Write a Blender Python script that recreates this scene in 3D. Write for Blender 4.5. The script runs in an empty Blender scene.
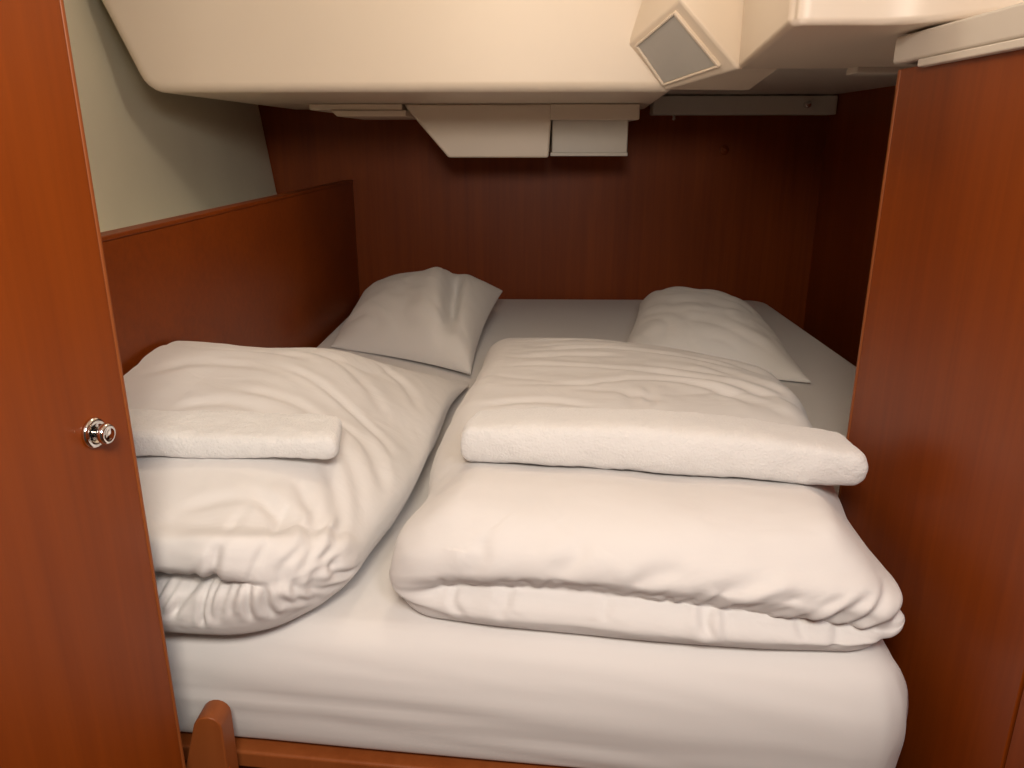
import bpy, bmesh, math
import numpy as np
from mathutils import Vector
from mathutils.bvhtree import BVHTree

# ------------------------------------------------------------------ camera, world, light, exposure
sc = bpy.context.scene
BZ = 0.75                       # height of the mattress top above the cabin floor
EYE = 0.53                      # eye above the mattress top
col = sc.collection
cam_d = bpy.data.cameras.new('camera')
cam = bpy.data.objects.new('camera', cam_d)
col.objects.link(cam)
cam_d.sensor_width = 36.0
cam_d.lens = 770.0 / 1024.0 * 36.0
cam_d.clip_start = 0.02
cam.location = (0, 0, BZ + EYE)
cam.rotation_euler = (math.radians(90 - 17.6), 0, math.radians(1.34))
sc.camera = cam

sc.view_settings.view_transform = 'Standard'
sc.view_settings.look = 'None'
sc.view_settings.gamma = 1.0
sc.view_settings.use_curve_mapping = False
sc.view_settings.exposure = 0.0

wd = bpy.data.worlds.new('saloon_ambient')
sc.world = wd
wd.use_nodes = True
wd.node_tree.nodes['Background'].inputs[0].default_value = (1.0, 0.84, 0.68, 1)
wd.node_tree.nodes['Background'].inputs[1].default_value = 0.05


def area(name, loc, target, size, power, colour):
    d = bpy.data.lights.new(name, 'AREA')
    d.shape = 'DISK'
    d.size = size
    d.energy = power
    d.color = colour
    o = bpy.data.objects.new(name, d)
    col.objects.link(o)
    o.location = (loc[0], loc[1], loc[2] + BZ)
    v = Vector(target) - Vector(loc)
    o.rotation_euler = v.to_track_quat('-Z', 'Y').to_euler()
    return o


# the entrance ceiling light and a weak cool fill added to light the door
area('entrance_ceiling_light', (-0.02, -0.12, 0.86), (-0.02, 0.80, 0.15), 0.26, 10.8, (1.0, 0.88, 0.74))
bl = bpy.data.lights.new('berth_ceiling_light', 'POINT')
bl.energy = 3.7
bl.color = (1.0, 0.89, 0.73)
bl.shadow_soft_size = 0.05
blo = bpy.data.objects.new('berth_ceiling_light', bl)
col.objects.link(blo)
blo.location = (-0.06, 1.18, BZ + 1.05)
area('door_cool_fill', (0.34, -0.22, 0.98), (-0.42, 0.58, 0.0), 0.24, 4.2, (0.94, 0.95, 1.0))  # added cool light for the door and left duvet; no hatch is built

# ------------------------------------------------------------------ materials


def srgb(r, g, b):
    f = lambda c: (c / 255 / 12.92) if c / 255 <= .04045 else ((c / 255 + .055) / 1.055) ** 2.4
    return (f(r), f(g), f(b), 1)


def new_mat(name):
    m = bpy.data.materials.new(name)
    m.use_nodes = True
    nt = m.node_tree
    return m, nt, nt.nodes['Principled BSDF']


def node(nt, kind, **kw):
    n = nt.nodes.new(kind)
    for k, v in kw.items():
        if hasattr(n, k):
            setattr(n, k, v)
        else:
            n.inputs[k].default_value = v
    return n


def wood(name, dark, light, scale=(60, 60, 2.2), rough=0.44, coat=0.08):
    m, nt, b = new_mat(name)
    tc = node(nt, 'ShaderNodeTexCoord')
    mp = node(nt, 'ShaderNodeMapping')
    mp.inputs['Scale'].default_value = scale
    nt.links.new(tc.outputs['Object'], mp.inputs[0])
    n1 = node(nt, 'ShaderNodeTexNoise', Scale=1.0, Detail=6.0, Roughness=.62, Distortion=.35)
    nt.links.new(mp.outputs[0], n1.inputs['Vector'])
    mp2 = node(nt, 'ShaderNodeMapping')
    mp2.inputs['Scale'].default_value = tuple(s * .12 for s in scale)
    nt.links.new(tc.outputs['Object'], mp2.inputs[0])
    n2 = node(nt, 'ShaderNodeTexNoise', Scale=1.0, Detail=3.0)
    nt.links.new(mp2.outputs[0], n2.inputs['Vector'])
    mx = node(nt, 'ShaderNodeMath', operation='ADD')
    mu = node(nt, 'ShaderNodeMath', operation='MULTIPLY')
    mu.inputs[1].default_value = .55
    mu2 = node(nt, 'ShaderNodeMath', operation='MULTIPLY')
    mu2.inputs[1].default_value = .45
    nt.links.new(n1.outputs[0], mu.inputs[0])
    nt.links.new(n2.outputs[0], mu2.inputs[0])
    nt.links.new(mu.outputs[0], mx.inputs[0])
    nt.links.new(mu2.outputs[0], mx.inputs[1])
    r = node(nt, 'ShaderNodeValToRGB')
    r.color_ramp.elements[0].position = .28
    r.color_ramp.elements[0].color = dark
    r.color_ramp.elements[1].position = .72
    r.color_ramp.elements[1].color = light
    nt.links.new(mx.outputs[0], r.inputs[0])
    nt.links.new(r.outputs[0], b.inputs['Base Color'])
    b.inputs['Specular IOR Level'].default_value = .24
    b.inputs['Roughness'].default_value = rough
    b.inputs['Coat Weight'].default_value = coat
    b.inputs['Coat Roughness'].default_value = .28
    bp = node(nt, 'ShaderNodeBump', Strength=.05, Distance=.001)
    nt.links.new(n1.outputs[0], bp.inputs['Height'])
    nt.links.new(bp.outputs[0], b.inputs['Normal'])
    return m


def plain(name, colour, rough=.5, metal=0.0, vary=.05, bump=0.0, scale=8.0):
    m, nt, b = new_mat(name)
    tc = node(nt, 'ShaderNodeTexCoord')
    n1 = node(nt, 'ShaderNodeTexNoise', Scale=scale, Detail=4.0)
    nt.links.new(tc.outputs['Object'], n1.inputs['Vector'])
    r = node(nt, 'ShaderNodeValToRGB')
    r.color_ramp.elements[0].position = .3
    r.color_ramp.elements[1].position = .7
    r.color_ramp.elements[0].color = tuple(c * (1 - vary) for c in colour[:3]) + (1,)
    r.color_ramp.elements[1].color = tuple(min(1, c * (1 + vary)) for c in colour[:3]) + (1,)
    nt.links.new(n1.outputs[0], r.inputs[0])
    nt.links.new(r.outputs[0], b.inputs['Base Color'])
    b.inputs['Roughness'].default_value = rough
    b.inputs['Metallic'].default_value = metal
    if bump:
        bp = node(nt, 'ShaderNodeBump', Strength=bump, Distance=.002)
        nt.links.new(n1.outputs[0], bp.inputs['Height'])
        nt.links.new(bp.outputs[0], b.inputs['Normal'])
    return m


def cloth(name, colour, weave=900, bump=.08, soft=.0, softscale=(7, 22, 12), fine=.0006, sheen=.15):
    """woven cotton: fine weave and soft rumples as relief only"""
    m, nt, b = new_mat(name)
    tc = node(nt, 'ShaderNodeTexCoord')
    n1 = node(nt, 'ShaderNodeTexNoise', Scale=weave, Detail=2.0)
    nt.links.new(tc.outputs['Object'], n1.inputs['Vector'])
    b.inputs['Base Color'].default_value = colour
    b.inputs['Roughness'].default_value = .85
    b.inputs['Sheen Weight'].default_value = sheen
    b.inputs['Sheen Roughness'].default_value = .5
    bp = node(nt, 'ShaderNodeBump', Strength=bump, Distance=fine)
    nt.links.new(n1.outputs[0], bp.inputs['Height'])
    last = bp
    if soft:
        mp = node(nt, 'ShaderNodeMapping')
        mp.inputs['Scale'].default_value = softscale
        nt.links.new(tc.outputs['Object'], mp.inputs[0])
        n2 = node(nt, 'ShaderNodeTexNoise', Scale=1.0, Detail=3.0, Roughness=.5, Distortion=.9)
        nt.links.new(mp.outputs[0], n2.inputs['Vector'])
        b2 = node(nt, 'ShaderNodeBump', Strength=soft, Distance=.02)
        nt.links.new(n2.outputs[0], b2.inputs['Height'])
        nt.links.new(bp.outputs[0], b2.inputs['Normal'])
        last = b2
    nt.links.new(last.outputs[0], b.inputs['Normal'])
    return m


M = {}
M['wood'] = wood('varnished_mahogany', (.165, .028, .0018, 1), (.26, .051, .0034, 1))
M['wood_h'] = wood('varnished_mahogany_horizontal', (.165, .028, .0018, 1), (.26, .051, .0034, 1), scale=(2.2, 60, 60))
M['lipping'] = wood('solid_mahogany_lipping', (.22, .055, .012, 1), (.30, .085, .022, 1))
M['gelcoat'] = plain('cream_gelcoat', (.82, .70, .57, 1), .42, vary=.02, scale=3)
M['liner'] = plain('pale_hull_liner', (.72, .69, .55, 1), .6, vary=.04, scale=5)
M['soffit'] = plain('pale_plastic_soffit', (.66, .60, .52, 1), .45, vary=.02)
M['panel'] = plain('grey_access_panel', (.52, .49, .45, 1), .5, vary=.03)
M['dark'] = plain('dark_gap', (.02, .015, .012, 1), .7)
M['chrome'] = plain('polished_chrome', (.82, .80, .78, 1), .09, metal=1.0, vary=.01)
M['sheet'] = cloth('white_fitted_sheet', (.72, .70, .69, 1), soft=.03, softscale=(3, 12, 12))
M['duvet'] = cloth('white_duvet_cotton', (.73, .71, .70, 1), soft=.12, softscale=(10, 16, 18))
M['pillow'] = cloth('white_pillowcase', (.72, .70, .68, 1), soft=.10, softscale=(9, 9, 9))
M['towel'] = cloth('white_terry_towel', (.75, .74, .73, 1), weave=330, bump=.55, fine=.0025, soft=.06, softscale=(6, 6, 6), sheen=.4)
M['floor'] = wood('teak_floor', (.10, .04, .015, 1), (.17, .07, .03, 1), scale=(40, 3, 40))

# ------------------------------------------------------------------ helpers


def tag(o, label=None, cat=None, group=None, kind=None):
    if label: o['label'] = label
    if cat: o['category'] = cat
    if group: o['group'] = group
    if kind: o['kind'] = kind
    return o


def empty(name, loc):
    o = bpy.data.objects.new(name, None)
    o.empty_display_size = .05
    col.objects.link(o)
    o.location = (loc[0], loc[1], loc[2] + BZ)
    return o


def link(name, verts, faces, mat, parent=None, smooth=False, bevel=0, seg=2, base=None, subsurf=0, angle=40):
    """verts are in cabin coordinates (z = 0 at the mattress top)"""
    me = bpy.data.meshes.new(name)
    V = np.array(verts, float)
    if base is None:
        if parent is not None:
            L = np.array(parent.location) - np.array((0, 0, BZ))
            p = parent.parent
            while p is not None:
                L += np.array(p.location)
                p = p.parent
        else:
            L = np.array(((V[:, 0].min() + V[:, 0].max()) / 2, (V[:, 1].min() + V[:, 1].max()) / 2, V[:, 2].min()))
    else:
        L = np.array(base)
    me.from_pydata((V - L).tolist(), [], faces)
    bm = bmesh.new()
    bm.from_mesh(me)
    bmesh.ops.recalc_face_normals(bm, faces=bm.faces)
    bm.to_mesh(me)
    bm.free()
    me.materials.append(M[mat] if isinstance(mat, str) else mat)
    o = bpy.data.objects.new(name, me)
    col.objects.link(o)
    if parent is not None:
        o.parent = parent
    else:
        o.location = (L[0], L[1], L[2] + BZ)
    if smooth or bevel:
        for p in me.polygons:
            p.use_smooth = True
    if bevel:
        md = o.modifiers.new('bevel', 'BEVEL')
        md.width = bevel
        md.segments = seg
        md.limit_method = 'ANGLE'
        md.angle_limit = math.radians(30)
        md.harden_normals = True
    if subsurf:
        md = o.modifiers.new('sub', 'SUBSURF')
        md.levels = md.render_levels = subsurf
    return o


def box(name, x0, x1, y0, y1, z0, z1, mat, parent=None, bevel=.002, seg=2, **k):
    v = [(x, y, z) for z in (z0, z1) for y in (y0, y1) for x in (x0, x1)]
    f = [(0, 1, 3, 2), (4, 5, 7, 6), (0, 1, 5, 4), (2, 3, 7, 6), (0, 2, 6, 4), (1, 3, 7, 5)]
    return link(name, v, f, mat, parent, bevel=bevel, seg=seg, **k)


def prism(name, a, b, mat, parent=None, bevel=.002, seg=2, **k):
    """two matching outlines (lists of 3D points) joined by side faces"""
    n = len(a)
    v = list(a) + list(b)
    f = [tuple(range(n)), tuple(range(2 * n - 1, n - 1, -1))]
    f += [(i, (i + 1) % n, n + (i + 1) % n, n + i) for i in range(n)]
    return link(name, v, f, mat, parent, bevel=bevel, seg=seg, **k)


def lathe(name, prof, origin, axis, mat, parent=None, n=28):
    """prof: (distance along axis, radius)"""
    ax = Vector(axis).normalized()
    q = ax.to_track_quat('Z', 'Y')
    v, f = [], []
    for (d, r) in prof:
        for i in range(n):
            a = 2 * math.pi * i / n
            p = q @ Vector((r * math.cos(a), r * math.sin(a), d)) + Vector(origin)
            v.append(tuple(p))
    m = len(prof)
    for j in range(m - 1):
        for i in range(n):
            f.append((j * n + i, j * n + (i + 1) % n, (j + 1) * n + (i + 1) % n, (j + 1) * n + i))
    f.append(tuple(range(n)))
    f.append(tuple(range((m - 1) * n, m * n)))
    return link(name, v, f, mat, parent, smooth=True)


# --- vectorised gradient noise, about -1..1
_rng = np.random.RandomState(7)
_perm = _rng.permutation(256)
_perm = np.concatenate([_perm, _perm, _perm])
_grad = _rng.normal(size=(256, 3))
_grad /= np.linalg.norm(_grad, axis=1)[:, None]


def noise(p):
    p = np.asarray(p, float)
    sh = p.shape[:-1]
    p = p.reshape(-1, 3)
    i = np.floor(p).astype(int)
    f = p - i
    w = f * f * f * (f * (f * 6 - 15) + 10)
    out = np.zeros(len(p))
    for dx in (0, 1):
        for dy in (0, 1):
            for dz in (0, 1):
                h = _perm[_perm[_perm[(i[:, 0] + dx) & 255] + ((i[:, 1] + dy) & 255)] + ((i[:, 2] + dz) & 255)]
                g = _grad[h]
                d = ((f - (dx, dy, dz)) * g).sum(1)
                out += d * np.where(dx, w[:, 0], 1 - w[:, 0]) * np.where(dy, w[:, 1], 1 - w[:, 1]) * np.where(dz, w[:, 2], 1 - w[:, 2])
    return (out * 1.6).reshape(sh)


def fold(p, k=1.0):
    """cloth-like folds: rounded swells with narrow valleys"""
    n = noise(p)
    return np.abs(n) ** .8 * 1.4 - .45


def sstep(a, b, x):
    t = np.clip((x - a) / (b - a), 0, 1)
    return t * t * (3 - 2 * t)


def interp(x, pts):
    """smooth monotone-ish interpolation through (x, y) points"""
    xs = np.array([p[0] for p in pts], float)
    ys = np.array([p[1] for p in pts], float)
    m = np.gradient(ys, xs)
    x = np.clip(x, xs[0], xs[-1])
    i = np.clip(np.searchsorted(xs, x) - 1, 0, len(xs) - 2)
    h = xs[i + 1] - xs[i]
    t = (x - xs[i]) / h
    return ((2 * t**3 - 3 * t**2 + 1) * ys[i] + (t**3 - 2 * t**2 + t) * h * m[i]
            + (-2 * t**3 + 3 * t**2) * ys[i + 1] + (t**3 - t**2) * h * m[i + 1])


def loop_resample(pts, n, dense=False):
    """closed centripetal-ish Catmull-Rom through pts, resampled evenly by length"""
    P = np.array(pts, float)
    N = len(P)
    out = []
    for i in range(N):
        p0, p1, p2, p3 = P[i - 1], P[i], P[(i + 1) % N], P[(i + 2) % N]
        t = np.linspace(0, 1, 24, endpoint=False)[:, None]
        l1 = np.linalg.norm(p2 - p1)
        m1 = (p2 - p0) / (np.linalg.norm(p2 - p1) + np.linalg.norm(p1 - p0)) * l1
        m2 = (p3 - p1) / (np.linalg.norm(p3 - p2) + np.linalg.norm(p2 - p1)) * l1
        out.append((2 * t**3 - 3 * t**2 + 1) * p1 + (t**3 - 2 * t**2 + t) * m1 + (-2 * t**3 + 3 * t**2) * p2 + (t**3 - t**2) * m2)
    Q = np.concatenate(out)
    w = np.ones(len(Q))
    if dense:
        w = .8 + 2.4 * sstep(.16, .06, Q[:, 0] - Q[:, 0].min())
        w = np.where((Q[:, 1] < .003) & (Q[:, 0] > Q[:, 0].min() + .04), .22, w)
    d = np.concatenate([[0], np.cumsum(np.linalg.norm(np.roll(Q, -1, 0) - Q, axis=1) * w)])
    s = np.linspace(0, d[-1], n, endpoint=False)
    Qc = np.vstack([Q, Q[:1]])
    return np.stack([np.interp(s, d, Qc[:, k]) for k in range(2)], 1)


def grid_normals(G):
    """G[u, v, 3], periodic in v"""
    du = np.gradient(G, axis=0)
    dv = (np.roll(G, -1, 1) - np.roll(G, 1, 1)) / 2
    n = np.cross(du, dv)
    l = np.linalg.norm(n, axis=2, keepdims=True)
    return n / np.maximum(l, 1e-9)


def tube_mesh(name, G, mat, parent=None, ends=True):
    nu, nv = G.shape[:2]
    v = G.reshape(-1, 3).tolist()
    f = [(i * nv + j, i * nv + (j + 1) % nv, (i + 1) * nv + (j + 1) % nv, (i + 1) * nv + j)
         for i in range(nu - 1) for j in range(nv)]
    # close both ends across the flattened loops
    for e in ((0, nu - 1) if ends else ()):
        f += [tuple(e * nv + j for j in range(nv))]
    return link(name, v, f, mat, parent, smooth=True)


def cap(u, a, b, n=2.2):
    """1 in the middle, 0 at both ends, with rounded ends of length a and b (fractions of u)"""
    k = np.ones_like(u)
    k = np.where(u < a, (1 - (1 - u / a).clip(0, 1) ** n) ** (1 / n), k)
    k = np.where(u > 1 - b, (1 - (1 - (1 - u) / b).clip(0, 1) ** n) ** (1 / n), k)
    return k


def uspace(n):
    t = np.linspace(0, 1, n)
    return t * .35 + .65 * (.5 - .5 * np.cos(np.pi * t))


# ------------------------------------------------------------------ structure
def st(o, label, cat=None):
    o['kind'] = 'structure'
    o['label'] = label
    return o


st(box('floor', -1.1, 1.1, -1.0, 2.8, -BZ - .03, -BZ, 'floor', bevel=0), 'dark varnished wooden cabin floor below the berth')
st(box('wall_back', -1.05, 1.05, 2.70, 2.72, -BZ, 1.0, 'wood', bevel=0), 'dark mahogany wall behind the pillows')

# left side: pale hull liner above a mahogany side panel
hull = prism('wall_left', [(-.845, -.2, .30), (-.868, -.2, .36), (-.900, -.2, .625), (-.955, -.2, 1.0), (-.99, -.2, 1.0), (-.90, -.2, .30)],
             [(-.845, 2.70, .30), (-.868, 2.70, .36), (-.902, 2.70, .64), (-.955, 2.70, 1.0), (-.99, 2.70, 1.0), (-.90, 2.70, .30)],
             'liner', bevel=.03, seg=3)
st(hull, 'pale greenish cream hull lining above the mahogany side panel on the left')
sp = empty('trim_1', (-.62, 1.5, -BZ))
st(sp, 'dark mahogany side panel along the left edge of the berth')
box('panel_board', -.632, -.606, .70, 2.70, -BZ, .392, 'wood_h', sp, bevel=.002)
box('capping', -.634, -.604, .70, 2.70, .392, .400, 'wood_h', sp, bevel=.002)
box('shelf', -.90, -.632, .70, 2.70, .325, .345, 'liner', sp, bevel=.004)

# far right wall
st(box('wall_far_right', .975, .995, 1.05, 2.70, -BZ, 1.0, 'wood', bevel=0), 'very dark mahogany wall at the far right of the berth')

# near right bulkhead
rb = empty('wall_right', (.47, .6, -BZ))
st(rb, 'tall varnished mahogany bulkhead on the right beside the berth')
box('panel_board', .461, .481, .612, 1.046, -BZ, .614, 'wood', rb, bevel=.0015)
box('locker_panel', .461, .481, -.30, .608, -BZ, .614, 'wood', rb, bevel=.0015)
box('backing_board', .482, .495, -.30, 1.046, -BZ, .60, 'wood', rb, bevel=0)
box('edge_lipping', .460, .496, 1.046, 1.053, -BZ, .614, 'lipping', rb, bevel=.002)
# return wall between the bulkhead and the far right wall
st(box('wall_return', .496, .975, 1.02, 1.045, -BZ, 1.0, 'wood', bevel=0), 'mahogany return wall hidden behind the right bulkhead')

# ceiling over the entrance, above the picture
ce = st(box('ceiling', -1.0, 1.05, -.6, 2.72, 1.12, 1.15, 'gelcoat', bevel=0), 'cream cabin ceiling above the entrance')

# cockpit moulding hanging down over the berth
cm = empty('trim_2', (-.2, 2.2, .6))
st(cm, 'bulky cream cockpit moulding hanging low over the berth')


def blk(y, xr, dz=0):
    pts = []
    r = .055
    c = (-.79 + .0, .625 + r)
    for a in np.linspace(math.radians(270), math.radians(201), 6):
        pts.append((-.775 + r * math.cos(a) * 1.0, y, .625 + r + r * math.sin(a)))
    pts += [(-.885, y, .80), (-.95, y, 1.0), (-.95, y, 1.12), (xr, y, 1.12), (xr, y, .625)]
    return pts


prism('footwell_moulding', blk(1.715, .30), blk(2.70, .385), 'gelcoat', cm, bevel=.022, seg=4)

# corner fairing with the grey access panel
A = np.array((.278, 1.72, .629)); B = np.array((.383, 1.547, .655)); C = np.array((.196, 1.72, .715))
up = (C - A) / (C[2] - A[2])
D = np.array((.268, 1.552, .772))
npl = np.cross(B - A, C - A); npl /= np.linalg.norm(npl)
D = D - npl * ((D - A) @ npl)
hullp = [tuple(A), tuple(B), tuple(C), tuple(D), (.30, 1.60, 1.08), (.385, 1.56, 1.08),
         (.46, 1.75, .629), (.46, 1.56, .655), (.46, 1.75, 1.08), (.46, 1.56, 1.08)]
bm = bmesh.new()
for p in hullp: bm.verts.new(p)
bmesh.ops.convex_hull(bm, input=bm.verts)
bm.verts.index_update()
fv = [tuple(v.co) for v in bm.verts]
ff = [tuple(v.index for v in f.verts) for f in bm.faces]
bm.free()
link('corner_fairing', fv, ff, 'gelcoat', cm, bevel=.005)
nrm = np.cross(B - A, C - A)
nrm /= np.linalg.norm(nrm)
if nrm[1] > 0: nrm = -nrm
q = [np.array(p) for p in ((.266, 1.576, .752), (.216, 1.694, .712), (.274, 1.706, .642), (.354, 1.578, .669))]
q = [p - nrm * ((p - A) @ nrm) for p in q]
# frame strips around the panel
qc = sum(q) / 4
qo = [qc + (p - qc) * 1.09 for p in q]
ap = prism('access_panel', [tuple(p - nrm * .004) for p in q], [tuple(p + nrm * .004) for p in q], 'panel', cm, bevel=.002)
ap['label'] = 'grey tilted access panel'
for i in range(4):
    a0, a1, b0, b1 = q[i], q[(i + 1) % 4], qo[i], qo[(i + 1) % 4]
    prism('panel_frame', [tuple(p - nrm * .004) for p in (a0, a1, b1, b0)], [tuple(p + nrm * .007) for p in (a0, a1, b1, b0)], 'gelcoat', cm, bevel=.002)

# side moulding over the right bulkhead
sm = empty('trim_3', (.6, 1.2, .6))
st(sm, 'cream overhead moulding above the right bulkhead')
pl = [(.297, .985), (.31, .972), (.36, .971), (.40, .973), (.424, .968), (.445, .955), (.462, .936), (.480, .912), (.505, .875), (.56, .80), (.97, .70), (.97, 1.545), (.383, 1.547)]
prism('overhead_moulding', [(x, y, .655) for x, y in pl], [(x, y, 1.12) for x, y in pl], 'gelcoat', sm, bevel=.018, seg=4)
box('soffit_lip', .585, .70, 1.505, 1.556, .644, .657, 'soffit', sm, bevel=.003)
# trim along the bulkhead top
box('bulkhead_capping', .453, .50, -.30, 1.056, .620, .652, 'soffit', sm, bevel=.004)
box('bulkhead_bead', .452, .50, -.30, .985, .611, .620, 'soffit', sm, bevel=.002)
# far ceiling over the right half of the berth
p4 = [(.384, 1.56), (.975, 1.55), (.975, 2.70), (.375, 2.70), (.31, 1.80)]
st(prism('trim_4', [(x, y, .668) for x, y in p4], [(x, y, .69) for x, y in p4], 'soffit', bevel=.002), 'grey ceiling lining over the far right corner of the berth')

# ------------------------------------------------------------------ door on the left
door = empty('door_1', (-.39, .4, -BZ))
st(door, 'varnished mahogany door standing open on the left with a chrome push lock')
dx = lambda y: -.368 + (.66 - y) * -.17
def dbox(name, y0, y1, off0, off1, z0, z1, mat, bevel=.0015):
    a = [(dx(y0) + off0, y0, z0), (dx(y1) + off0, y1, z0), (dx(y1) + off1, y1, z0), (dx(y0) + off1, y0, z0)]
    return prism(name, a, [(x, y, z1) for x, y, z in a], mat, door, bevel=bevel)
dbox('door_leaf', .02, .656, -.024, 0, -BZ + .02, 1.0, 'wood')
dbox('edge_lipping', .656, .660, -.0245, .0005, -BZ + .02, 1.0, 'lipping')
kp = (dx(.612), .612, .289)
kax = Vector((1, -.17, 0)).normalized()
rose = lathe('lock_rose', [(0, .0135), (.0025, .0135), (.0042, .0118), (.0042, .0085), (.003, .0082), (.003, .0001)], kp, kax, 'chrome', door)
rose['label'] = 'chrome ring of the push lock'
kn = lathe('push_knob', [(.002, .0055), (.007, .0050), (.009, .0070), (.011, .0090), (.014, .0092), (.016, .0080), (.0163, .0062), (.0152, .0054), (.0152, .0001)], kp, kax, 'chrome', door)
kn['label'] = 'chrome push knob'

# ------------------------------------------------------------------ berth base
bb = empty('berth_base', (0, .8, -BZ))
tag(bb, 'mahogany berth base with a rail under the white mattress', 'bed base')
fy = lambda x: .742 - .095 * (x + .35)          # front edge of the mattress foot
def bprism(name, x0, x1, d0, d1, z0, z1, mat, bevel=.002):
    a = [(x0, fy(x0) + d0, z0), (x1, fy(x1) + d0, z0), (x1, fy(x1) + d1, z0), (x0, fy(x0) + d1, z0)]
    return prism(name, a, [(x, y, z1) for x, y, z in a], mat, bb, bevel=bevel)
bprism('front_board', -.60, .455, .018, .036, -BZ, -.178, 'wood')
bprism('rail', -.60, .455, -.004, .040, -.192, -.168, 'lipping', bevel=.004)
box('berth_top', -.604, .455, .80, 2.69, -.19, -.166, 'wood_h', bb, bevel=0)
# upright bracket with a rounded top standing at the rail
pf = []
for a in np.linspace(0, 160, 9):
    pf.append((-.352 + .016 * math.cos(math.radians(a)), -.090 + .016 * math.sin(math.radians(a))))
pf = [(-.336, -.30)] + pf + [(-.390, -.165), (-.42, -.30)]
prism('upright_bracket', [(x, .686, z) for x, z in pf], [(x, .716, z) for x, z in pf], 'lipping', bb, bevel=.002)

# ------------------------------------------------------------------ mattress with its fitted sheet


def rounded_outline(pts, radii, n=14):
    out = []
    N = len(pts)
    for i in range(N):
        p = np.array(pts[i]); a = np.array(pts[i - 1]); b = np.array(pts[(i + 1) % N])
        r = radii[i]
        da = (a - p) / np.linalg.norm(a - p); db = (b - p) / np.linalg.norm(b - p)
        ang = math.acos(np.clip(da @ db, -1, 1))
        L = r / math.tan(ang / 2)
        p1 = p + da * L; p2 = p + db * L
        c = p + (da + db) / np.linalg.norm(da + db) * (r / math.sin(ang / 2))
        for t in np.linspace(0, 1, n):
            m = p1 * (1 - t) ** 2 + 2 * p * t * (1 - t) + p2 * t * t
            v = m - c
            out.append(c + v / np.linalg.norm(v) * r)
    # resample
    Q = np.array(out); Qc = np.vstack([Q, Q[:1]])
    d = np.concatenate([[0], np.cumsum(np.linalg.norm(np.diff(Qc, axis=0), axis=1))])
    s = np.linspace(0, d[-1], 520, endpoint=False)
    return np.stack([np.interp(s, d, Qc[:, k]) for k in (0, 1)], 1)


out = rounded_outline([(-.600, fy(-.60) - .002), (.414, fy(.414) - .0), (.440, 1.02), (.455, 1.075), (.835, 1.10), (.835, 2.69), (-.600, 2.69)],
                      [.05, .055, .06, .015, .05, .09, .08])
tan = np.roll(out, -1, 0) - np.roll(out, 1, 0)
tan /= np.linalg.norm(tan, axis=1)[:, None]
nrm2 = np.stack([tan[:, 1], -tan[:, 0]], 1)
prof = [(.032, -.165), (.012, -.160), (.004, -.145), (.000, -.12), (-.004, -.09), (-.003, -.06), (.002, -.038), (.012, -.018), (.026, -.006), (.036, -.0015), (.044, 0.0)]
pi = np.array(prof)
tt = np.linspace(0, len(pi) - 1, 44)
prf = np.stack([interp(tt, [(i, p[k]) for i, p in enumerate(prof)]) for k in (0, 1)], 1)
G = np.zeros((len(prf), len(out), 3))
for i, (ins, z) in enumerate(prf):
    xy = out - nrm2 * ins
    P3 = np.concatenate([xy, np.full((len(xy), 1), z)], 1)
    # horizontal drag folds on the side, pleats at the front right corner
    cornr = np.exp(-(((xy[:, 0] - .399) / .045) ** 2 + ((xy[:, 1] - .69) / .06) ** 2))
    fr = sstep(1.0, .8, xy[:, 1])
    d = .0016 * fold(np.stack([xy[:, 0] * 2.2, xy[:, 1] * 2, np.full(len(xy), z * 26) + xy[:, 0] * 3], 1)) * fr * (1 - cornr)
    for zc_, x0_, x1_, a_ in ((-.084, -.52, .02, .0020), (-.112, -.45, .25, .0009), (-.055, -.30, .10, .0007)):
        d -= a_ * np.exp(-((z - zc_ + .02 * (xy[:, 0] + .3)) / .006) ** 2) * sstep(x0_, x0_ + .1, xy[:, 0]) * sstep(x1_, x1_ - .15, xy[:, 0]) * fr
    ang = np.arctan2(nrm2[:, 1], nrm2[:, 0])
    d += cornr * .006 * np.sin(ang * 13 + z * 10) * sstep(-.0, -.05, z)
    P3[:, :2] += nrm2 * d[:, None]
    G[i] = P3
nu, nv = G.shape[:2]
verts = G.reshape(-1, 3).tolist()
faces = [(i * nv + j, i * nv + (j + 1) % nv, (i + 1) * nv + (j + 1) % nv, (i + 1) * nv + j) for i in range(nu - 1) for j in range(nv)]
faces += [tuple(range(nv)), tuple((nu - 1) * nv + j for j in range(nv))]
mat_o = link('mattress', verts, faces, 'sheet', smooth=True)
tag(mat_o, 'thick berth mattress covered with a white fitted sheet', 'mattress')

# ------------------------------------------------------------------ duvets
NU, NV = 250, 440


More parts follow.
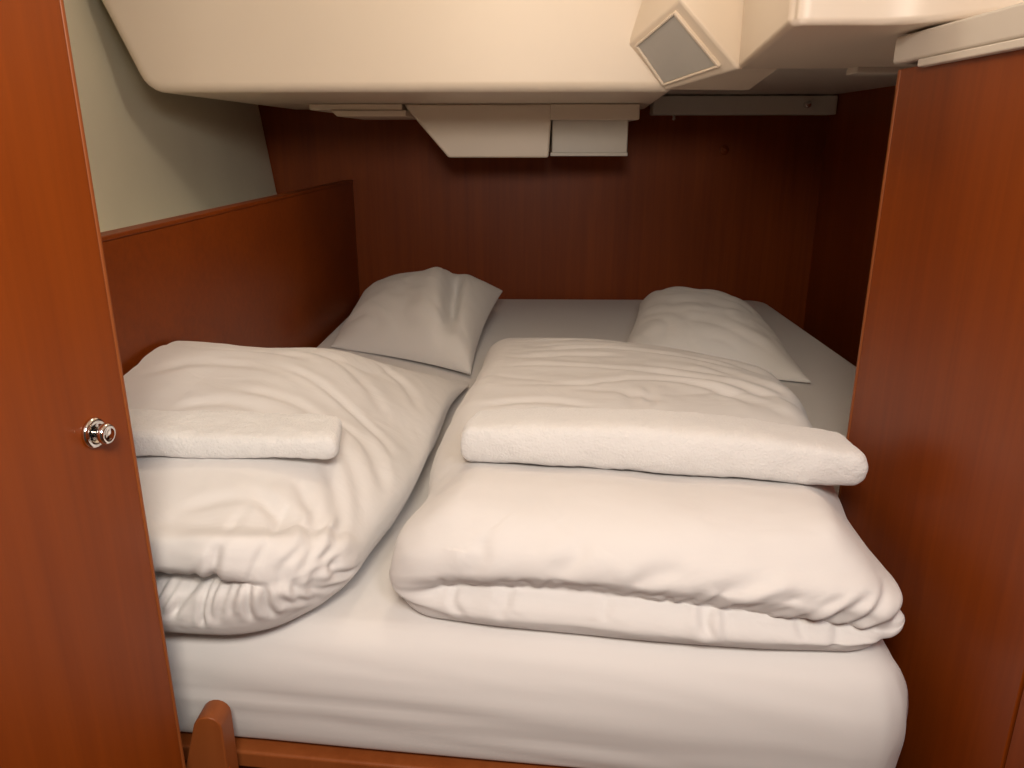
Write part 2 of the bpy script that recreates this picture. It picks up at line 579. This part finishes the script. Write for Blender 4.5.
def build_duvet(name, section, xl, xr, caps, rY, zc, wrinkle, ncap=2.2):
    u = uspace(NU)
    G = np.zeros((NU, NV, 3))
    K = cap(u, *caps, n=ncap)
    for i in range(NU):
        S = loop_resample(section(u[i]), NV, True)
        k = K[i]
        Yc = (S[:, 0].min() + S[:, 0].max()) / 2
        hw = (S[:, 0].max() - S[:, 0].min()) / 2
        Y = Yc + (S[:, 0] - Yc) * (1 - rY * (1 - k) / hw)
        # close the ends towards the local half height
        up = S[:, 1] > .004
        o = np.argsort(S[up, 0])
        ys, zs = S[up, 0][o], S[up, 1][o]
        bins = np.linspace(ys[0], ys[-1], 60)
        zt = np.array([zs[np.abs(ys - b) < .03].max() if (np.abs(ys - b) < .03).any() else .02 for b in bins])
        zl = np.minimum(zc, .48 * np.interp(S[:, 0], bins, zt))
        Z = zl + (S[:, 1] - zl) * k
        G[i, :, 0] = xl(Y, Z) + (xr(Y, Z) - xl(Y, Z)) * u[i]
        G[i, :, 1] = Y
        G[i, :, 2] = Z
    N = grid_normals(G)
    if N[NU // 2, :, 2][np.argmax(G[NU // 2, :, 2])] < 0:
        N = -N
    U = np.repeat(u[:, None], NV, 1)
    D = wrinkle(G, U, N)
    low = sstep(.0, .02, G[:, :, 2])
    endk = sstep(0, .35, K)[:, None]
    G2 = G + N * (D * low * endk)[:, :, None]
    G2[:, :, 2] = np.maximum(G2[:, :, 2], .001)
    return tube_mesh(name, G2, 'duvet', ends=False)


def strokes(A, B, lines, mask):
    """crease lines in the plane of coordinates A, B: a narrow valley between two soft swells; (width, depth, points)"""
    out = np.zeros_like(A)
    for w, amp, pts in lines:
        best = np.full(A.shape, 1e9); par = np.zeros_like(A)
        tot = len(pts) - 1
        for i in range(tot):
            a0, b0 = pts[i]; a1, b1 = pts[i + 1]
            ex, ey = a1 - a0, b1 - b0
            t = np.clip(((A - a0) * ex + (B - b0) * ey) / (ex * ex + ey * ey), 0, 1)
            dd = np.hypot(A - a0 - t * ex, B - b0 - t * ey)
            m = dd < best
            best = np.where(m, dd, best); par = np.where(m, (i + t) / tot, par)
        tap = sstep(0, .25, par) * sstep(1, .7, par)
        out += amp * tap * (.75 * np.exp(-(best / (2.6 * w)) ** 2) - 1.25 * np.exp(-(best / w) ** 2))
    return out * mask


def smooth_line(pts, n=12):
    t = np.linspace(0, 1, len(pts)); q = np.linspace(0, 1, n)
    return list(zip(interp(q, [(a, p[0]) for a, p in zip(t, pts)]), interp(q, [(a, p[1]) for a, p in zip(t, pts)])))


# right duvet: folded in two, fold mouth towards the foot of the berth
def front(yf, n, c, cz, top):
    """front of a folded section: n = 0 plain round, n = 1 with an open fold mouth of depth c at height cz"""
    m = lambda p, q: p * (1 - n) + q * n
    return [(yf + .05, .0), (yf + .014, .004), (yf + m(.002, -.001), .022), (yf + m(-.004, .001), cz * .62), (yf + m(-.008, .010), cz - .009),
            (yf + m(-.009, .010 + c), cz), (yf + m(-.009, .010), cz + .010), (yf + m(-.006, -.003), cz + .028), (yf + m(.006, .010), cz + .055), (yf + .046, top * .93)]


def czr(u):
    return interp(u, [(0, .034), (.15, .049), (.4, .054), (.7, .048), (1, .034)])


def sec_r(u):
    yf = float(interp(np.array(u), [(0, .760), (.25, .735), (.5, .715), (.75, .702), (1, .698)]))
    yb = float(interp(np.array(u), [(0, 1.80), (.35, 1.80), (.6, 1.75), (.82, 1.64), (1, 1.47)]))
    n = .10 + .90 * float(sstep(.02, .16, np.array(u))) * (1 - .95 * float(sstep(.88, .985, np.array(u))))
    cz = float(czr(np.array(u)))
    L = yb - yf
    f = lambda t: yf + .30 + (L - .30) * t
    return front(yf, n, .010, cz, .140) + [(yf + .11, .140), (yf + .18, .128),
            (yf + .25, .114), (f(.05), .114), (f(.25), .130), (f(.5), .130), (f(.75), .115), (f(.9), .090), (f(.985), .055), (f(1.0), .028), (f(.97), .004),
            (f(.7), .0), (f(.3), .0), (yf + .2, .0)]


def xl_r(Y, Z):
    return interp(Y, [(.70, -.165), (.80, -.160), (.87, -.140), (1.06, -.146), (1.2, -.135), (1.38, -.11), (1.8, -.10)]) + .03 * sstep(.085, .14, Z) * sstep(1.0, .9, Y)


def xr_r(Y, Z):
    return interp(Y, [(.68, .396), (.80, .400), (.95, .418), (1.10, .446), (1.3, .478), (1.5, .50), (1.8, .50)]) - .030 * sstep(.06, .13, Z) * sstep(1.0, .85, Y)


def wr_r(G, U, N):
    x, y, z = G[..., 0], G[..., 1], G[..., 2]
    rs = np.random.RandomState(5)
    dz = z - czr(U)
    fm = sstep(.90, .80, y)
    # puckers springing from the fold mouth, slanting more towards the right hand end
    ln = []
    for k in range(34):
        x0 = -.10 + .49 * (k + .6 * rs.rand()) / 34
        sl = .2 + 1.1 * sstep(.0, .35, x0) + .3 * rs.randn()
        h = (.018 + .030 * rs.rand()) * (.55 + .6 * sstep(.05, .3, x0))
        ln.append((.0042 + .003 * rs.rand(), (.0022 + .0035 * rs.rand()) * (.45 + .75 * sstep(.08, .28, x0)),
                   smooth_line([(x0, -.002), (x0 + .45 * sl * h, .5 * h), (x0 + sl * h * 1.2, h)])))
    for k in range(12):
        x0 = -.08 + .46 * rs.rand()
        h = .014 + .02 * rs.rand()
        ln.append((.005 + .003 * rs.rand(), .0018 + .002 * rs.rand(), smooth_line([(x0, .002), (x0 - .004, -.5 * h), (x0 + .01 * rs.randn(), -h)])))
    d = strokes(x, dz, ln, fm)
    # longer soft folds drawn across the front lobe
    ln = [(.012, .004, smooth_line([(.02, .030), (.05, .050), (.06, .07)])), (.012, .0045, smooth_line([(-.07, .02), (-.05, .045), (-.055, .062)])),
          (.010, .004, smooth_line([(.16, .012), (.21, .035), (.27, .050)])), (.010, .005, smooth_line([(.22, .010), (.28, .030), (.34, .036)])),
          (.010, .005, smooth_line([(.28, .006), (.335, .022), (.375, .024)])), (.010, .004, smooth_line([(.10, .016), (.13, .040), (.18, .055)]))]
    d += strokes(x, dz, ln, fm)
    d += .006 * noise(np.stack([x * 7 + 1, y * 7, z * 10], -1)) * sstep(1.0, .86, y)
    # long drag wrinkles across the rear part
    rear = sstep(.95, 1.08, y) * sstep(.03, .07, z)
    L = [[(-.058, 1.469), (.144, 1.528), (.328, 1.434), (.412, 1.324)], [(-.081, 1.357), (.057, 1.373), (.218, 1.338), (.354, 1.236), (.413, 1.115)],
         [(-.084, 1.254), (.087, 1.258), (.193, 1.289), (.317, 1.225), (.384, 1.071)], [(.052, 1.229), (.151, 1.221), (.239, 1.157)],
         [(-.061, 1.60), (.192, 1.64), (.38, 1.54)], [(.306, 1.42), (.395, 1.265), (.429, 1.161)], [(.164, 1.259), (.168, 1.20), (.163, 1.14)],
         [(.20, 1.40), (.33, 1.33), (.42, 1.20)], [(.25, 1.28), (.36, 1.17), (.41, 1.08)], [(-.09, 1.16), (.02, 1.18), (.12, 1.15)], [(-.05, 1.42), (.08, 1.46), (.2, 1.45)],
         [(.0, 1.55), (.12, 1.57), (.25, 1.56)], [(.28, 1.50), (.38, 1.42), (.45, 1.30)], [(.18, 1.14), (.20, 1.20), (.195, 1.26)]]
    d += strokes(x, y, [(.010 + .006 * rs.rand(), .0035 + .002 * rs.rand(), smooth_line(p)) for p in L], rear)
    w2 = noise(np.stack([x * 3, y * 3, z * 3 + 20], -1))
    d += .0042 * fold(np.stack([x * 2.6 + 4, (y + .25 * x * x + .10 * x) * 9 + w2 * 1.3, z * 4], -1)) * rear
    d += .0008 * noise(np.stack([x * 34, y * 34, z * 34], -1))
    return d


dr = build_duvet('duvet', sec_r, xl_r, xr_r, (.11, .10), .035, .050, wr_r, 2.2)
tag(dr, 'white duvet folded in two in front of the right bulkhead, fold mouth facing the foot', 'duvet', 'folded duvets on the berth')


# left duvet: taller bundle with a gathered rolled end
def sec_l(u):
    U = np.array(u)
    yf = float(interp(U, [(0, .750), (.3, .728), (.6, .712), (.85, .715), (1, .735)]))
    yb = float(interp(U, [(0, 1.50), (.4, 1.50), (.7, 1.60), (1, 1.70)]))
    n = 1 - float(sstep(.60, .84, U))
    cz = .066 + .014 * float(sstep(.4, .9, U))
    hs = .97 - .10 * float(sstep(.3, 1, U))
    top = float(interp(U, [(0, .212), (.3, .204), (.6, .184), (.85, .140), (1, .105)]))
    L = yb - yf
    f = lambda t: yf + .12 + (L - .12) * t
    return front(yf, n, .030, cz, .148 * hs) + [(f(.02), .162 * hs), (f(.12), .174 * hs),
            (f(.30), .35 * .185 * hs + .65 * top), (f(.52), top), (f(.66), top * .92), (f(.82), top * .60), (f(.95), top * .30), (f(1.0), .020), (f(.96), .003),
            (f(.7), .0), (f(.4), .0), (f(.1), .0)]


def xl_l(Y, Z):
    return np.full_like(Y, -.600)


def xr_l(Y, Z):
    return interp(Y, [(.70, -.205), (.80, -.200), (.98, -.170), (1.2, -.158), (1.38, -.152), (1.7, -.125)]) - .03 * sstep(.06, .17, Z)


def wr_l(G, U, N):
    x, y, z = G[..., 0], G[..., 1], G[..., 2]
    rs = np.random.RandomState(11)
    dz = z - (.066 + .014 * sstep(.4, .9, U))
    w = noise(np.stack([x * 5 + 7, y * 5, z * 5], -1))
    fm = sstep(.86, .79, y)
    # gathers hanging below the rolled end, fanning out from its closing point on the right
    ln = []
    for k in range(26):
        x0 = -.56 + .34 * (k + .7 * rs.rand()) / 26
        h = .034 + .022 * rs.rand()
        fan = (x0 + .30) * .35 - .006 + .008 * rs.randn()
        ln.append((.0036 + .0028 * rs.rand(), .0030 + .0042 * rs.rand(), smooth_line([(x0, .002), (x0 + .35 * fan - .004, -.5 * h), (x0 + fan, -h)])))
    for k in range(16):
        x0 = -.52 + .30 * rs.rand()
        h = .018 + .04 * rs.rand()
        ln.append((.005 + .005 * rs.rand(), .002 + .003 * rs.rand(), smooth_line([(x0, -.002), (x0 + .010, .5 * h), (x0 + .03 * rs.rand(), h)])))
    # folds wrapping round the corner towards the closing point
    for k in range(7):
        z0 = -.035 + .014 * k
        ln.append((.006, .0040, smooth_line([(-.275, .004 + .1 * z0), (-.245, z0 * .6), (-.205, z0 * 1.4)])))
    d = strokes(x, dz, ln, fm)
    # arcs sweeping round the right shoulder, long folds on the crown
    L = [[(-.58, 1.054), (-.506, 1.121), (-.398, 1.124), (-.275, 1.061)], [(-.441, 1.156), (-.32, 1.116), (-.22, 1.061), (-.19, 1.00)],
         [(-.445, 1.041), (-.326, 1.03), (-.259, .989)], [(-.287, 1.043), (-.23, 1.002), (-.20, .933)], [(-.265, .976), (-.225, .913), (-.205, .842), (-.205, .77)],
         [(-.275, .943), (-.24, .865), (-.225, .805), (-.228, .75)], [(-.407, .765), (-.346, .80), (-.28, .792), (-.24, .745)], [(-.29, .869), (-.25, .799), (-.24, .745)],
         [(-.55, 1.18), (-.44, 1.21), (-.33, 1.18)], [(-.50, .98), (-.42, 1.0), (-.35, .98)], [(-.36, 1.25), (-.27, 1.20), (-.22, 1.12)], [(-.30, 1.36), (-.22, 1.30), (-.18, 1.2)],
         [(-.25, 1.05), (-.205, .98), (-.19, .90)], [(-.33, .83), (-.29, .79), (-.27, .745)]]
    top = sstep(.07, .10, z)
    d += strokes(x, y, [(.009 + .006 * rs.rand(), .0035 + .0025 * rs.rand(), smooth_line(p)) for p in L], top)
    crown = sstep(.85, 1.0, y)
    d += .0050 * fold(np.stack([x * 2.0 + 3, (y - .30 * x) * 6 + w * 1.0, z * 2], -1)) * crown
    d += .006 * noise(np.stack([x * 7, y * 7, z * 7 + 5], -1))
    d += .0008 * noise(np.stack([x * 34, y * 34, z * 34], -1))
    return d


dl = build_duvet('duvet', sec_l, xl_l, xr_l, (.015, .36), .085, .050, wr_l, 2.0)
tag(dl, 'white bundled duvet with a gathered rolled end beside the open door', 'duvet', 'folded duvets on the berth')

# ------------------------------------------------------------------ towels


def towel(name, under, p0, p1, depth, thick, n=160, m=110, seed=0, endr=(.05, .05), span=.8, tmax=.5):
    """folded towel lying along p0-p1 (front bottom edge), rounded fold towards the viewer"""
    p0 = np.array(p0, float); p1 = np.array(p1, float)
    L = np.linalg.norm(p1 - p0)
    e = (p1 - p0) / L
    back = np.array((-e[1], e[0], 0)); back /= np.linalg.norm(back)
    upv = np.array((0, 0, 1.0))
    u = uspace(n)
    K = cap(u, *endr, n=2.6)
    # rest on the duvet below: fitted height of the cloth under the front and the back of the towel
    off = Vector(under.location) - Vector((0, 0, BZ))
    bvh = BVHTree.FromPolygons([v.co + off for v in under.data.vertices], [tuple(p.vertices) for p in under.data.polygons])

    def cloth_z(frac):
        t = np.linspace(.03, span, 24)
        hs_ = []
        for q in t:
            p = p0 + e * L * q + back * depth * frac
            h = bvh.ray_cast(Vector((p[0], p[1], .6)), Vector((0, 0, -1)))[0]
            hs_.append(h.z if h else np.nan)
        hs_ = np.array(hs_)
        ok = ~np.isnan(hs_) & (hs_ > .06)
        return np.polyval(np.polyfit(t[ok], hs_[ok], 1), u)
    zA, zM, zB = cloth_z(.12), cloth_z(.5), cloth_z(.88)
    tl_ = np.clip((zB - zA) / (.76 * depth), -.35, tmax)
    zo = np.maximum.reduce([zA - tl_ * .12 * depth, zM - tl_ * .5 * depth, zB - tl_ * .88 * depth]) + .001
    G = np.zeros((n, m, 3))
    for i in range(n):
        T = thick(u[i]) if callable(thick) else thick
        Dp = depth
        tilt = tl_[i]
        r = T / 2
        sec = [(r * .9, 0), (r * .25, .12 * T), (0, .5 * T), (r * .2, .86 * T), (r * .9, T), (Dp * .5, T * 1.02), (Dp - r * .6, T * .96), (Dp, T * .55), (Dp - r * .4, .06 * T), (Dp * .5, 0)]
        S = loop_resample(sec, m)
        k = .25 + .75 * K[i]
        yy = Dp / 2 + (S[:, 0] - Dp / 2) * (1 - .012 * (1 - K[i]) / (Dp / 2))
        zz = T * .5 + (S[:, 1] - T * .5) * k
        base = p0 + e * L * u[i] + upv * zo[i]
        G[i] = base + back * yy[:, None] + upv * (zz + tilt * yy)[:, None]
    N = grid_normals(G)
    if N[n // 2, :, 2][np.argmax(G[n // 2, :, 2])] < 0: N = -N
    d = .0022 * noise(G * 22 + seed) + .0008 * noise(G * 90 + seed)
    G = G + N * d[..., None]
    return tube_mesh(name, G, 'towel')


tr = towel('towel', dr, (-.090, .912, 0), (.402, .842, 0), .135, lambda u: .053 - .004 * u + .016 * math.sin(math.pi * u), endr=(.03, .045), seed=3, span=.88)
tag(tr, 'long folded white towel lying across the right duvet', 'towel', 'folded towels on the duvets')
tl = towel('towel', dl, (-.575, .835, 0), (-.238, .878, 0), .085, lambda u: .038 - .008 * u, endr=(.02, .05), seed=9, span=.98, tmax=.08)
tag(tl, 'short folded white towel lying on the left duvet near the door', 'towel', 'folded towels on the duvets')

# ------------------------------------------------------------------ pillows


def pillow(name, corners, thick, bias, crease=None, n=110, seed=0):
    """corners: front-left, front-right, back-right, back-left of the resting plane (3D)"""
    c = [np.array(p, float) for p in corners]
    t = np.linspace(-1, 1, n)
    s = np.sin(t * math.pi / 2)
    X, Y = np.meshgrid(s, s, indexing='ij')
    # pinch the sides slightly inwards so that the corners point outwards
    Xp = X * (1 - .07 * (1 - Y ** 2) * X ** 2)
    Yp = Y * (1 - .07 * (1 - X ** 2) * Y ** 2)
    a = ((1 + Xp) / 2)[..., None]; b = ((1 + Yp) / 2)[..., None]
    base = c[0] * (1 - a) * (1 - b) + c[1] * a * (1 - b) + c[2] * a * b + c[3] * (1 - a) * b
    T = thick * ((1 - np.abs(X) ** 2.6).clip(0, 1) ** .55) * ((1 - np.abs(Y) ** 2.6).clip(0, 1) ** .55)
    T = T * (1 + bias * Y)
    edge = (1 - np.maximum(np.abs(X), np.abs(Y)) ** 6)
    wob = .004 * fold(np.stack([X * 2.2 + seed, Y * 3.5 + X * 1.5, X * 0 + seed], -1)) + .003 * noise(np.stack([X * 4, Y * 5, X * 0 + seed + 4], -1))
    top = base.copy(); bot = base.copy()
    cr = crease(X, Y) if crease else 0
    top[..., 2] += T + .005 + wob * edge * 1.2 + cr * edge
    bot[..., 2] += -.10 * T - .000 + 0
    verts = np.concatenate([top.reshape(-1, 3), bot.reshape(-1, 3)])
    verts[:, 2] = np.maximum(verts[:, 2], .002)
    idx = lambda i, j, o: o * n * n + i * n + j
    f = []
    for i in range(n - 1):
        for j in range(n - 1):
            f.append((idx(i, j, 0), idx(i + 1, j, 0), idx(i + 1, j + 1, 0), idx(i, j + 1, 0)))
            f.append((idx(i, j, 1), idx(i, j + 1, 1), idx(i + 1, j + 1, 1), idx(i + 1, j, 1)))
    rim = [(i, 0) for i in range(n)] + [(n - 1, j) for j in range(1, n)] + [(i, n - 1) for i in range(n - 2, -1, -1)] + [(0, j) for j in range(n - 2, 0, -1)]
    for k in range(len(rim)):
        (i0, j0), (i1, j1) = rim[k], rim[(k + 1) % len(rim)]
        f.append((idx(i0, j0, 0), idx(i1, j1, 0), idx(i1, j1, 1), idx(i0, j0, 1)))
    return link(name, verts.tolist(), f, 'pillow', smooth=True)


def crease_l(X, Y):
    # a valley curving from the head edge down to the right hand side, right corner flap beyond it
    xc = .42 + .30 * (1 - (Y + 1) / 2) ** 1.3
    d = X - xc
    return -.052 * np.exp(-(d / .10) ** 2) * sstep(-.85, -.2, Y) * sstep(.85, .25, Y) + .012 * np.exp(-((d + .28) / .2) ** 2)


plw = pillow('pillow', [(-.53, 1.98, .0), (-.135, 1.70, .012), (-.085, 2.36, .080), (-.54, 2.42, .035)], .112, .16, crease_l, seed=2)
tag(plw, 'plump white pillow with a folded right corner beside the left side panel', 'pillow', 'pillows at the head of the berth')
prw = pillow('pillow', [(.20, 1.78, .0), (.635, 1.675, .006), (.66, 2.20, .01), (.355, 2.46, .02)], .115, .10, None, seed=7)
tag(prw, 'smooth white pillow lying behind the right duvet', 'pillow', 'pillows at the head of the berth')

# ------------------------------------------------------------------ fittings under the cockpit moulding
hs = empty('steering_housing', (-.1, 2.4, .47))
tag(hs, 'cream boxed housing with a slanted side hanging under the cockpit moulding', 'housing')
hp = [(-.352, .624), (-.340, .607), (-.232, .482), (.050, .482), (.058, .624)]
prism('housing_body', [(x, 2.25, z) for x, z in hp], [(x, 2.695, z) for x, z in hp], 'gelcoat', hs, bevel=.006)
box('side_box', .059, .272, 2.275, 2.695, .492, .624, 'soffit', hs, bevel=.004)
box('top_lip', .052, .298, 2.245, 2.695, .582, .624, 'gelcoat', hs, bevel=.004)
box('bottom_lip', .055, .272, 2.262, 2.29, .486, .496, 'soffit', hs, bevel=.002)
fl = empty('cover_plates', (-.45, 2.3, .58))
tag(fl, 'two thin overlapping cream cover plates left of the boxed housing', 'cover plate')
box('plate', -.612, -.355, 2.24, 2.66, .608, .624, 'gelcoat', fl, bevel=.003)
prism('plate', [(-.552, 2.235, .607), (-.535, 2.235, .591), (-.345, 2.235, .591), (-.345, 2.235, .607)],
      [(-.552, 2.6, .607), (-.535, 2.6, .591), (-.345, 2.6, .591), (-.345, 2.6, .607)], 'gelcoat', fl, bevel=.002)

cr = empty('wall_rail', (.66, 2.65, .60))
tag(cr, 'pale horizontal rail along the top of the dark back wall', 'rail')
box('rail_board', .39, .972, 2.62, 2.698, .606, .664, 'soffit', cr, bevel=.004)
lathe('catch_knob', [(0, .009), (.004, .009), (.008, .006), (.016, .006), (.019, .010), (.025, .010), (.027, .006), (.027, .0001)], (.872, 2.62, .636), (0, -1, 0), 'chrome', cr)
lathe('hanging_screw', [(0, .004), (.010, .004), (.012, .006), (.016, .006), (.017, .001)], (.46, 2.635, .606), (0, 0, -1), 'chrome', cr)
ck = lathe('wall_catch', [(0, .016), (.004, .016), (.006, .012), (.006, .008), (.014, .008), (.016, .005), (.016, .0001)], (.644, 2.70, .497), (0, -1, 0), 'wood')
tag(ck, 'small dark mahogany round catch on the upper back wall', 'catch')
